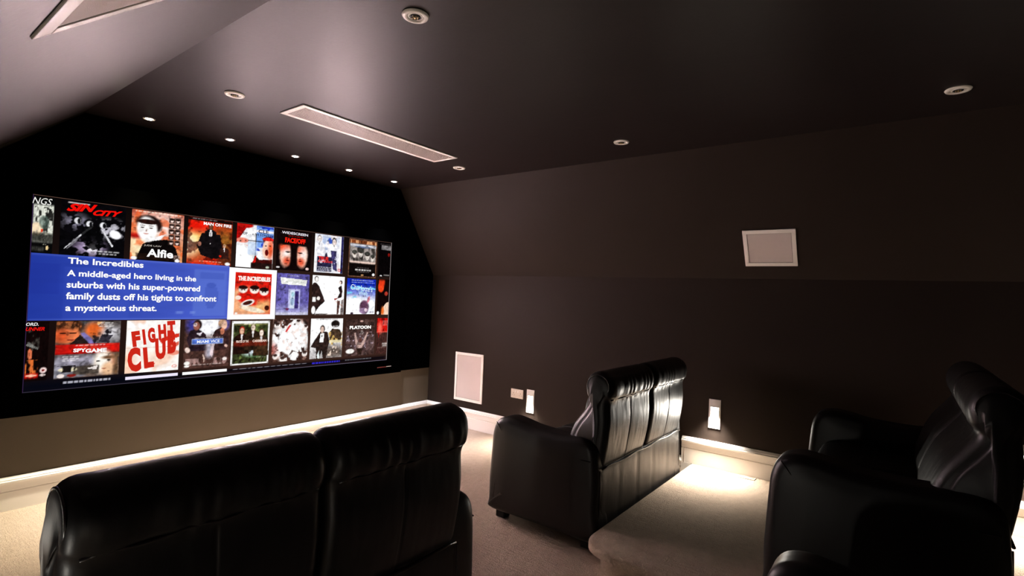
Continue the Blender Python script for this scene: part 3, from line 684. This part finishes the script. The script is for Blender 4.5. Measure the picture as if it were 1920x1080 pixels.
def f(p):
    p.grad((190, 190, 225), (92, 84, 160), 0, .3); p.c = np.where(p.v[..., None] > .3, p.c*1.0, p.c); n = p.noise(3, 3, 3); p.c *= (.9+.2*n)[..., None]; p.ell(.5, .45, .25, .4, (150, 145, 215), soft=.9, al=.5)
    p.poly([(.1, .9), (.93, .86), (.9, .72), (.14, .74)], (245, 246, 240)); p.rect(.36, .16, .72, .63, (190, 190, 235)); p.rect(.41, .16, .56, .6, (215, 228, 245)); p.rect(.56, .16, .68, .58, (62, 50, 120)); p.ell(.5, .5, .05, .06, (160, 200, 215)); p.ell(.49, .33, .06, .1, (150, 175, 205)); p.ell(.34, .14, .05, .03, (130, 40, 80)); p.rect(0, 0, 1, .06, (205, 205, 225), soft=.05); p.rect(0, .135, .4, .145, (60, 60, 110)); p.text_bars(.3, .955, .7, 1, .02, (240, 240, 250), 3)
q = poster(2.128, 2.404, *R2, f, 'violet poster with a half-open door under a white sign')
text('MONSTERS, INC.', 2.195, 2.372, 1.335, 1.352, (150, 160, 150), q, 4, .0)
def f(p):
    p.c[:] = (255, 255, 255); p.poly([(.02, .8), (.1, .82), (.2, .74), (.4, .35), (.22, .2), (.14, .1), (.1, 0), (.0, 0), (0, .75)], (46, 30, 28)); p.ell(.12, .91, .055, .07, (60, 45, 40)); p.ell(.125, .9, .045, .058, (255, 250, 245)); p.rect(.02, .33, .12, .45, WHT); p.ell(.2, .42, .05, .05, (250, 240, 235)); p.ell(.06, .12, .06, .1, WHT)
    p.poly([(.8, .7), (.9, .78), (.94, .62), (.92, .46), (.78, .42), (.86, .58)], (38, 22, 22)); p.ell(.88, .85, .05, .05, (60, 35, 30)); p.ell(.86, .84, .03, .04, (250, 225, 215)); p.poly([(.68, .42), (.8, .44), (.76, .4), (.7, .38)], (150, 20, 20)); p.poly([(.72, .38), (.97, .24), (.99, .2), (.78, .3)], (225, 195, 185)); p.poly([(.78, .38), (.88, .36), (.84, .02), (.78, .0)], (90, 60, 55)); p.poly([(.92, .38), (1, .42), (1, 0), (.9, 0)], (60, 40, 36), .6); p.rect(.0, .0, 1, .01, (80, 60, 50)); p.ell(.3, .02, .2, .015, (60, 45, 40))
poster(2.432, 2.740, *R2, f, 'white poster with a man and a woman in black leaning apart')
def f(p):
    p.grad((250, 250, 255), (16, 40, 175), .3, .85); p.rect(0, 0, 1, .45, (245, 250, 255), soft=.2); p.ell(.25, .28, .3, .2, WHT, soft=.5); p.blot(3, 14, 3, (120, 215, 250), .55, .08, (0, .45, 1, .8)); p.ell(.62, .2, .16, .2, (120, 85, 110)); p.ell(.6, .26, .12, .1, (90, 55, 80)); p.ell(.76, .42, .045, .1, (215, 130, 150), rot=-20); p.ell(.6, .1, .15, .08, (160, 130, 165)); p.ell(.68, .12, .05, .05, (240, 215, 225)); p.text_bars(.12, .965, .9, 1, .04, (225, 235, 255), 3); p.text_bars(.1, .905, .95, 1, .035, (200, 215, 250), 4); p.ell(.2, .02, .05, .035, (60, 45, 60)); p.ell(.3, .03, .05, .04, WHT); p.text_bars(.78, .08, .96, 2, .03, (90, 80, 100), 4)
q = poster(2.766, 3.075, R2[0]+.005, R2[1]-.008, f, 'blue and white family poster with a small piglet')
text("Charlotte's", 2.805, 3.040, 1.298, 1.348, (235, 250, 255), q, 4, .0, .0, -4); text('Web', 2.890, 2.985, 1.258, 1.295, (205, 240, 255), q, 4, .01)
def f(p):
    p.c[:] = (14, 5, 5); p.ell(.3, .78, .25, .15, (240, 70, 30)); p.rect(.1, .82, .6, .98, (235, 60, 25), soft=.1); p.ell(.75, .6, .14, .06, (190, 60, 45)); p.poly([(.4, .0), (.5, .2), (.8, .34), (1, .36), (1, 0)], (250, 215, 190)); p.ell(.5, .1, .12, .12, (240, 110, 40), soft=.5); p.ell(.12, .05, .1, .045, WHT)
poster(3.096, SX1-.006, *R2, f, 'cropped poster with an orange face at the right end of the middle row')
# ---- bottom row
def f(p):
    p.c[:] = (14, 5, 5); p.blot(6, 6, 21, (60, 55, 50), .6, .08, (0, .45, .6, .85)); p.ell(.2, .45, .1, .09, (230, 120, 80), rot=-40); p.poly([(0, .6), (.55, .52), (.55, .55), (.1, .66)], (110, 110, 105)); p.blot(7, 7, 22, (220, 110, 50), .5, .08, (0, .08, .58, .35)); p.rect(0, .05, .6, .12, (230, 25, 15)); p.ell(.3, .09, .25, .02, (255, 190, 160)); p.ell(.82, .17, .16, .05, (250, 220, 215)); p.ell(.82, .17, .06, .02, (150, 20, 20)); p.ell(.8, .09, .14, .02, (225, 205, 200))
q = poster(SX0+.006, .792, *R3, f, 'cropped dark red science-fiction poster at the left end of the bottom row')
text('ORD.', .692, .745, 1.028, 1.046, (235, 235, 235), q, 4, .02, .2); text('UNNER', .692, .772, 1.000, 1.020, (225, 20, 15), q, 4, .03, .3)
def f(p):
    p.c[:] = (70, 62, 60); p.rect(.3, .55, 1, 1, (95, 90, 92)); p.rect(.72, .82, 1, 1, (60, 50, 45), soft=.2); p.ell(.58, .84, .15, .13, (235, 105, 40), soft=.4); p.blot(8, 8, 31, (255, 190, 120), .6, .06, (.4, .65, .75, .98)); p.ell(.84, .78, .14, .12, (215, 212, 218), soft=.7)
    p.rect(0, .0, 1, .32, (120, 118, 128)); p.rect(0, .15, .6, .38, (150, 145, 160), soft=.1); p.rect(.45, 0, 1, .2, (90, 72, 60), soft=.1)
    p.ell(.18, .9, .22, .16, (70, 38, 22)); p.blot(12, 10, 33, (165, 95, 55), .55, .06, (0, .8, .38, 1)); p.ell(.17, .74, .2, .13, (235, 125, 75), soft=.2); p.ell(.08, .74, .1, .12, (200, 80, 40), soft=.5); p.ell(.25, .79, .06, .014, (50, 20, 12)); p.ell(.1, .79, .05, .014, (50, 20, 12)); p.ell(.22, .67, .06, .012, (150, 50, 35))
    p.poly([(.36, .78), (.42, .8), (.62, .6), (.52, .58)], (120, 110, 170)); p.poly([(.2, .58), (.36, .76), (.52, .58)], (40, 28, 26)); p.ell(.78, .8, .03, .04, (30, 26, 34)); p.poly([(.7, .76), (.88, .74), (.8, .6), (.65, .62)], (50, 46, 56)); p.blot(9, 9, 35, (20, 16, 20), .6, .05, (.5, .58, .85, .85), .8)
    p.rect(0, .42, 1, .59, (200, 22, 16)); p.rect(0, .42, 1, .44, (130, 10, 8)); p.blot(3, 18, 36, (240, 70, 50), .6, .06, (0, .44, 1, .58), .6); p.text_bars(.28, .575, .76, 1, .028, (250, 240, 235), 2); p.text_bars(.1, .385, .36, 3, .035, (235, 230, 230), 5); p.text_bars(.62, .97, .9, 3, .03, (240, 235, 230), 6)
    p.ell(.78, .24, .17, .22, (190, 135, 105), soft=.15); p.ell(.72, .26, .13, .2, (255, 250, 240), soft=.4); p.ell(.82, .12, .1, .12, (235, 190, 150), soft=.3); p.ell(.82, .33, .1, .03, (110, 75, 50), soft=.5); p.ell(.66, .27, .03, .015, (40, 30, 30)); p.ell(.83, .28, .03, .015, (40, 30, 30)); p.ell(.76, .13, .04, .01, (150, 80, 60)); p.rect(.92, 0, 1, .42, (105, 75, 52), soft=.08)
    p.rect(.28, .05, .68, .2, (80, 70, 62), soft=.02); p.ell(.2, .15, .14, .04, (235, 225, 190)); p.blot(9, 5, 38, (25, 20, 20), .5, .05, (.05, .1, .32, .22)); p.poly([(.48, .15), (.66, .2), (.64, .12)], (245, 235, 230)); p.ell(.1, .045, .055, .035, (250, 235, 230)); p.ell(.26, .045, .07, .025, (150, 35, 28)); p.rect(0, 0, 1, .01, (60, 40, 30))
q = poster(.822, 1.132, *R3, f, 'brown spy poster with two faces and a red band')
text('SPY', .905, .965, .868, .890, WHT, q, 4, .04); text('GAME', .962, 1.066, .862, .886, WHT, q, 5, .04)
def f(p):
    p.c[:] = (255, 250, 245); p.blot(3, 3, 41, (250, 205, 180), .55, .15, al=.8); p.rect(0, .47, 1, .48, (235, 200, 185)); p.rect(.54, 0, .548, 1, (240, 225, 215)); p.ell(.05, .1, .15, .3, (250, 190, 150), soft=.6, al=.6); p.ell(.6, .25, .25, .15, (250, 215, 190), soft=.6, al=.7); p.ell(.92, .08, .05, .03, (230, 120, 100)); p.ell(.92, .08, .035, .02, (255, 240, 235)); p.ell(.45, .12, .1, .03, (190, 60, 40), rot=25)
    p.poly([(.6, .62), (.8, .7), (1, .74), (1, .66), (.8, .62), (.65, .54)], (215, 50, 32)); p.poly([(.75, .48), (1, .58), (1, .5), (.85, .44)], (225, 70, 45), .8); p.ell(.9, .35, .12, .05, (235, 110, 80), al=.7)
q = poster(1.164, 1.466, *R3, f, 'white poster with big splashed red lettering', hotbox=[(.03, .87, .36, .97, 6), (.60, .03, .84, .17, 6), (.0, .52, .06, .8, 6)], grain=.3)
for ch, x0, x1, z0, z1, rt in (('F', 1.194, 1.240, .885, .985, 8), ('I', 1.252, 1.268, .895, .995, 8), ('G', 1.280, 1.322, .905, 1.005, 8), ('H', 1.338, 1.384, .925, 1.025, 6), ('T', 1.390, 1.438, .945, 1.048, 5),
                               ('C', 1.176, 1.248, .725, .882, 5), ('L', 1.262, 1.318, .745, .880, 6), ('U', 1.326, 1.386, .795, .935, 4), ('B', 1.394, 1.446, .830, .985, 3)):
    text(ch, x0, x1, z0, z1, (200, 38, 24), q, 4, .07, 0, rt, label='red lettering')
def f(p):
    p.c[:] = (74, 48, 42); p.ell(.5, .93, .3, .3, (250, 250, 255), soft=.3); p.ell(.15, .9, .12, .15, (60, 60, 150), soft=.6); p.ell(.87, .93, .1, .12, (90, 90, 190), soft=.6)
    p.poly([(.05, .6), (.12, .78), (.28, .82), (.45, .7), (.5, .55), (.45, .35), (.15, .35)], (40, 26, 34)); p.ell(.27, .9, .09, .1, (40, 26, 25)); p.ell(.25, .87, .07, .085, (150, 90, 75)); p.ell(.22, .9, .04, .04, (230, 205, 205)); p.poly([(.24, .72), (.38, .74), (.34, .66)], (235, 225, 235))
    p.poly([(.58, .6), (.66, .78), (.8, .84), (.95, .7), (1, .5), (.9, .35), (.6, .35)], (55, 34, 34)); p.ell(.82, .92, .1, .09, (190, 150, 120)); p.ell(.86, .88, .065, .085, (235, 190, 165)); p.ell(.82, .75, .05, .07, (200, 120, 90))
    p.rect(.47, .2, .62, .5, (215, 215, 235), soft=.1, al=.8); p.poly([(.4, .3), (.46, .2), (.44, .12), (.42, .2)], (225, 195, 180)); p.poly([(.6, .5), (.66, .5), (.62, .2), (.56, .28)], (215, 195, 200)); p.ell(.08, .38, .05, .06, (240, 215, 205), rot=40); p.ell(.92, .44, .04, .03, (230, 190, 175), rot=-30); p.blot(12, 5, 44, (160, 125, 120), .55, .06, (.05, .06, .95, .2)); p.text_bars(.15, .075, .85, 1, .025, (235, 220, 215), 8)
    p.ell(.08, .11, .06, .04, (250, 245, 240)); p.ell(.08, .05, .055, .025, (245, 240, 235)); p.ell(.9, .16, .05, .035, (250, 240, 235)); p.text_bars(.18, .625, .45, 1, .02, (240, 235, 240), 8); p.text_bars(.58, .635, .85, 1, .02, (240, 235, 240), 9); p.rect(.16, .49, .85, .605, (200, 215, 245)); p.rect(.17, .5, .84, .595, (78, 110, 200))
q = poster(1.494, 1.794, *R3, f, 'dark action poster with two men and a blue name strip')
text('MIAMI VICE', 1.575, 1.725, .890, .910, (240, 245, 255), q, 4, .02)
def f(p):
    p.c[:] = (250, 250, 248); p.rect(.045, .035, .955, .94, (52, 58, 30)); p.blot(5, 6, 51, (95, 110, 55), .5, .1, (.06, .05, .94, .93)); p.ell(.6, .3, .28, .13, (70, 125, 70), soft=.4); p.ell(.5, .3, .2, .1, (215, 225, 235), soft=.5); p.blot(9, 9, 52, (25, 20, 10), .62, .05, (.06, .05, .94, .93), .8)
    p.person(.26, .86, .17, body=(35, 18, 12), skin=(225, 180, 150), hair=(170, 25, 18)); p.person(.55, .93, .17, body=(45, 30, 20), skin=(240, 220, 200), hair=(60, 45, 30)); p.person(.78, .8, .17, body=(60, 40, 25), skin=(250, 230, 215), hair=(70, 40, 22)); p.rect(.06, .42, .94, .54, (130, 35, 20), .7, soft=.05); p.rect(.3, .92, .6, .94, (230, 225, 220)); p.rect(.06, .905, .94, .93, (200, 190, 120), .5); p.text_bars(.65, .16, .92, 1, .025, (220, 215, 190), 2)
    for a in ((.02, .02), (.98, .02), (.98, .98), (.02, .98)): p.ell(a[0], a[1], .012, .01, (60, 40, 30))
q = poster(1.806, 2.088, R3[0]-.002, R3[1]-.012, f, 'green and brown adventure poster with three figures in a white border')
text('PIRATES OF THE', 1.840, 1.930, .880, .898, (250, 225, 210), q, 4, .02); text('CARIBBEAN', 1.960, 2.066, .880, .898, (250, 225, 210), q, 4, .03)
def f(p):
    p.c[:] = (70, 46, 38); p.ell(.5, .5, .52, .54, WHT, soft=.1); n = p.noise(7, 7, 61); d = np.sqrt(((p.u-.52)/.5)**2+((p.v-.5)/.5)**2)
    p.mix(np.clip((n-.5)/.05, 0, 1)*np.clip((d-.66)/.1, 0, 1), (66, 42, 36)); p.blot(9, 9, 62, (235, 190, 175), .6, .06, al=.4); p.poly([(.34, .7), (.38, .68), (.5, .84), (.46, .87)], (215, 60, 60)); p.ell(.05, .3, .1, .12, (150, 45, 35), soft=.5, al=.6); p.ell(.6, .13, .15, .08, WHT); p.poly([(.45, .1), (.6, .22), (.9, .14), (.7, .2), (.55, .26)], (70, 50, 44), .8)
    for x, y, r in ((.12, .85, .08), (.7, .92, .07), (.92, .8, .06), (.92, .15, .08), (.1, .12, .07), (.3, .04, .08)): p.ell(x, y, r, r*.9, (245, 235, 230)); p.ell(x, y+r*.5, r*.8, r*.4, (60, 40, 35)); p.ell(x-.02, y, .012, .01, (50, 30, 25)); p.ell(x+.02, y, .012, .01, (50, 30, 25))
q = poster(2.112, 2.415, *R3, f, 'white poster ringed by jumbled brown figures')
text("SMOKIN'", 2.175, 2.325, .885, .908, (150, 130, 125), q, 4, -.005); text('ACES', 2.265, 2.360, .852, .876, (150, 130, 125), q, 4, -.005)
def f(p):
    p.grad((190, 185, 185), (252, 252, 252), 0, .5); p.rect(.45, 0, 1, .3, (85, 70, 62), soft=.2, al=.9); p.poly([(.02, .3), (.1, .42), (.3, .68), (.52, .66), (.6, .4), (.55, .28), (.5, .0), (.4, 0), (.36, .2), (.3, 0), (.2, 0), (.18, .26)], (46, 32, 28)); p.ell(.36, .74, .07, .09, (50, 35, 30)); p.ell(.35, .72, .055, .08, (215, 185, 170)); p.poly([(.3, .62), (.42, .64), (.4, .4), (.28, .4)], (250, 250, 250)); p.poly([(.335, .58), (.36, .58), (.35, .5)], (20, 15, 15))
    p.ell(.76, .86, .13, .09, (30, 22, 20)); p.poly([(.55, .62), (.66, .74), (.9, .72), (.98, .6), (.95, .42), (.6, .42)], (70, 52, 38)); p.blot(9, 6, 71, (200, 165, 95), .58, .05, (.55, .3, 1, .66)); p.rect(.58, .38, .98, .45, (240, 225, 180)); p.blot(9, 7, 72, (225, 205, 190), .6, .05, (.55, .05, 1, .3)); p.text_bars(.15, .985, .85, 1, .02, (80, 70, 70), 7); p.poly([(.22, .1), (.28, .2), (.3, 0), (.24, 0)], (225, 235, 235))
q = poster(2.436, 2.742, *R3, f, 'pale poster with a man in an open suit beside a seated figure')
text('ALE', 2.640, 2.690, .975, .992, (225, 220, 220), q, 4, .01)
def f(p):
    p.c[:] = (62, 42, 38); p.blot(5, 5, 81, (82, 62, 58), .5, .12); p.ell(.5, .35, .4, .25, (112, 88, 92), soft=.6, al=.6); p.blot(14, 14, 82, (185, 165, 180), .66, .05, (.05, .2, .95, .65)); p.poly([(.28, .62), (.33, .64), (.4, .42), (.46, .34), (.54, .34), (.62, .44), (.72, .64), (.76, .62), (.66, .36), (.56, .2), (.42, .2), (.34, .34)], (215, 180, 170), .85); p.ell(.5, .42, .05, .06, (80, 50, 45)); p.poly([(.38, .2), (.6, .2), (.55, .02), (.42, .02)], (50, 34, 28)); p.ell(.17, .13, .14, .065, (248, 244, 238)); p.rect(.3, .945, .8, .95, (170, 120, 110)); p.ell(.53, .945, .06, .025, (200, 160, 150)); p.text_bars(.46, .69, .6, 4, .03, (220, 210, 205), 4)
q = poster(2.774, 3.088, R3[0], R3[1]-.01, f, 'brown war poster with a kneeling figure, arms raised')
text('PLATOON', 2.812, 3.042, .955, .985, (250, 248, 245), q, 4, .06)
def f(p):
    p.c[:] = (66, 38, 34); p.rect(0, .6, 1, 1, (215, 22, 16)); p.ell(.3, .72, .2, .15, (255, 110, 90), soft=.6); p.blot(4, 4, 91, (130, 10, 8), .55, .08, (0, .6, 1, 1)); p.text_bars(.5, .92, 1, 3, .05, (250, 200, 190), 3); p.rect(0, .6, 1, .62, (255, 120, 100)); p.poly([(.1, .6), (.2, .45), (.3, .6)], (170, 20, 16)); p.text_bars(.5, .3, 1, 2, .055, (240, 235, 230), 4, hh=.8); p.text_bars(.1, .18, .9, 1, .02, (180, 160, 150), 4)
poster(3.108, SX1-.006, *R3, f, 'cropped red poster at the right end of the bottom row')
# ---- next row, only its top edges and the tool strip
def bar(x0, x1, z0, z1, c, label, tb=None):
    p = Pic(40, 4, c)
    if tb: p = Pic(80, 6, (8, 6, 10)); p.text_bars(0, .95, 1, 1, 1.0, c, tb, hh=.8)
    picture('image_strip', p, x0, x1, z0, z1, scr, 2, label=label)
bar(1.170, 1.466, .678, .697, (240, 232, 255), 'bright white strip'); bar(1.494, 1.784, .678, .697, WHT, 'bright white strip')
bar(.854, 1.102, .686, .702, (200, 200, 215), 'row of tiny white words', 4); bar(1.80, 2.42, .684, .690, (150, 145, 155), 'row of tiny white words', 6)
bar(2.450, 2.728, .674, .690, (60, 50, 240), 'row of tiny blue words', 8); bar(2.78, 3.06, .680, .690, (120, 120, 125), 'row of tiny white words', 9)
# small worn badge on the lower right of the frame
obj('badge', bx(3.123, 3.222, 3.8835, 3.8855, .588, .597), mat('red_print', (.10, .006, .004), .4), scr, label='small red badge')
obj('badge', bx(3.228, 3.285, 3.8835, 3.8855, .591, .598), M['slat'], scr, label='small grey badge')
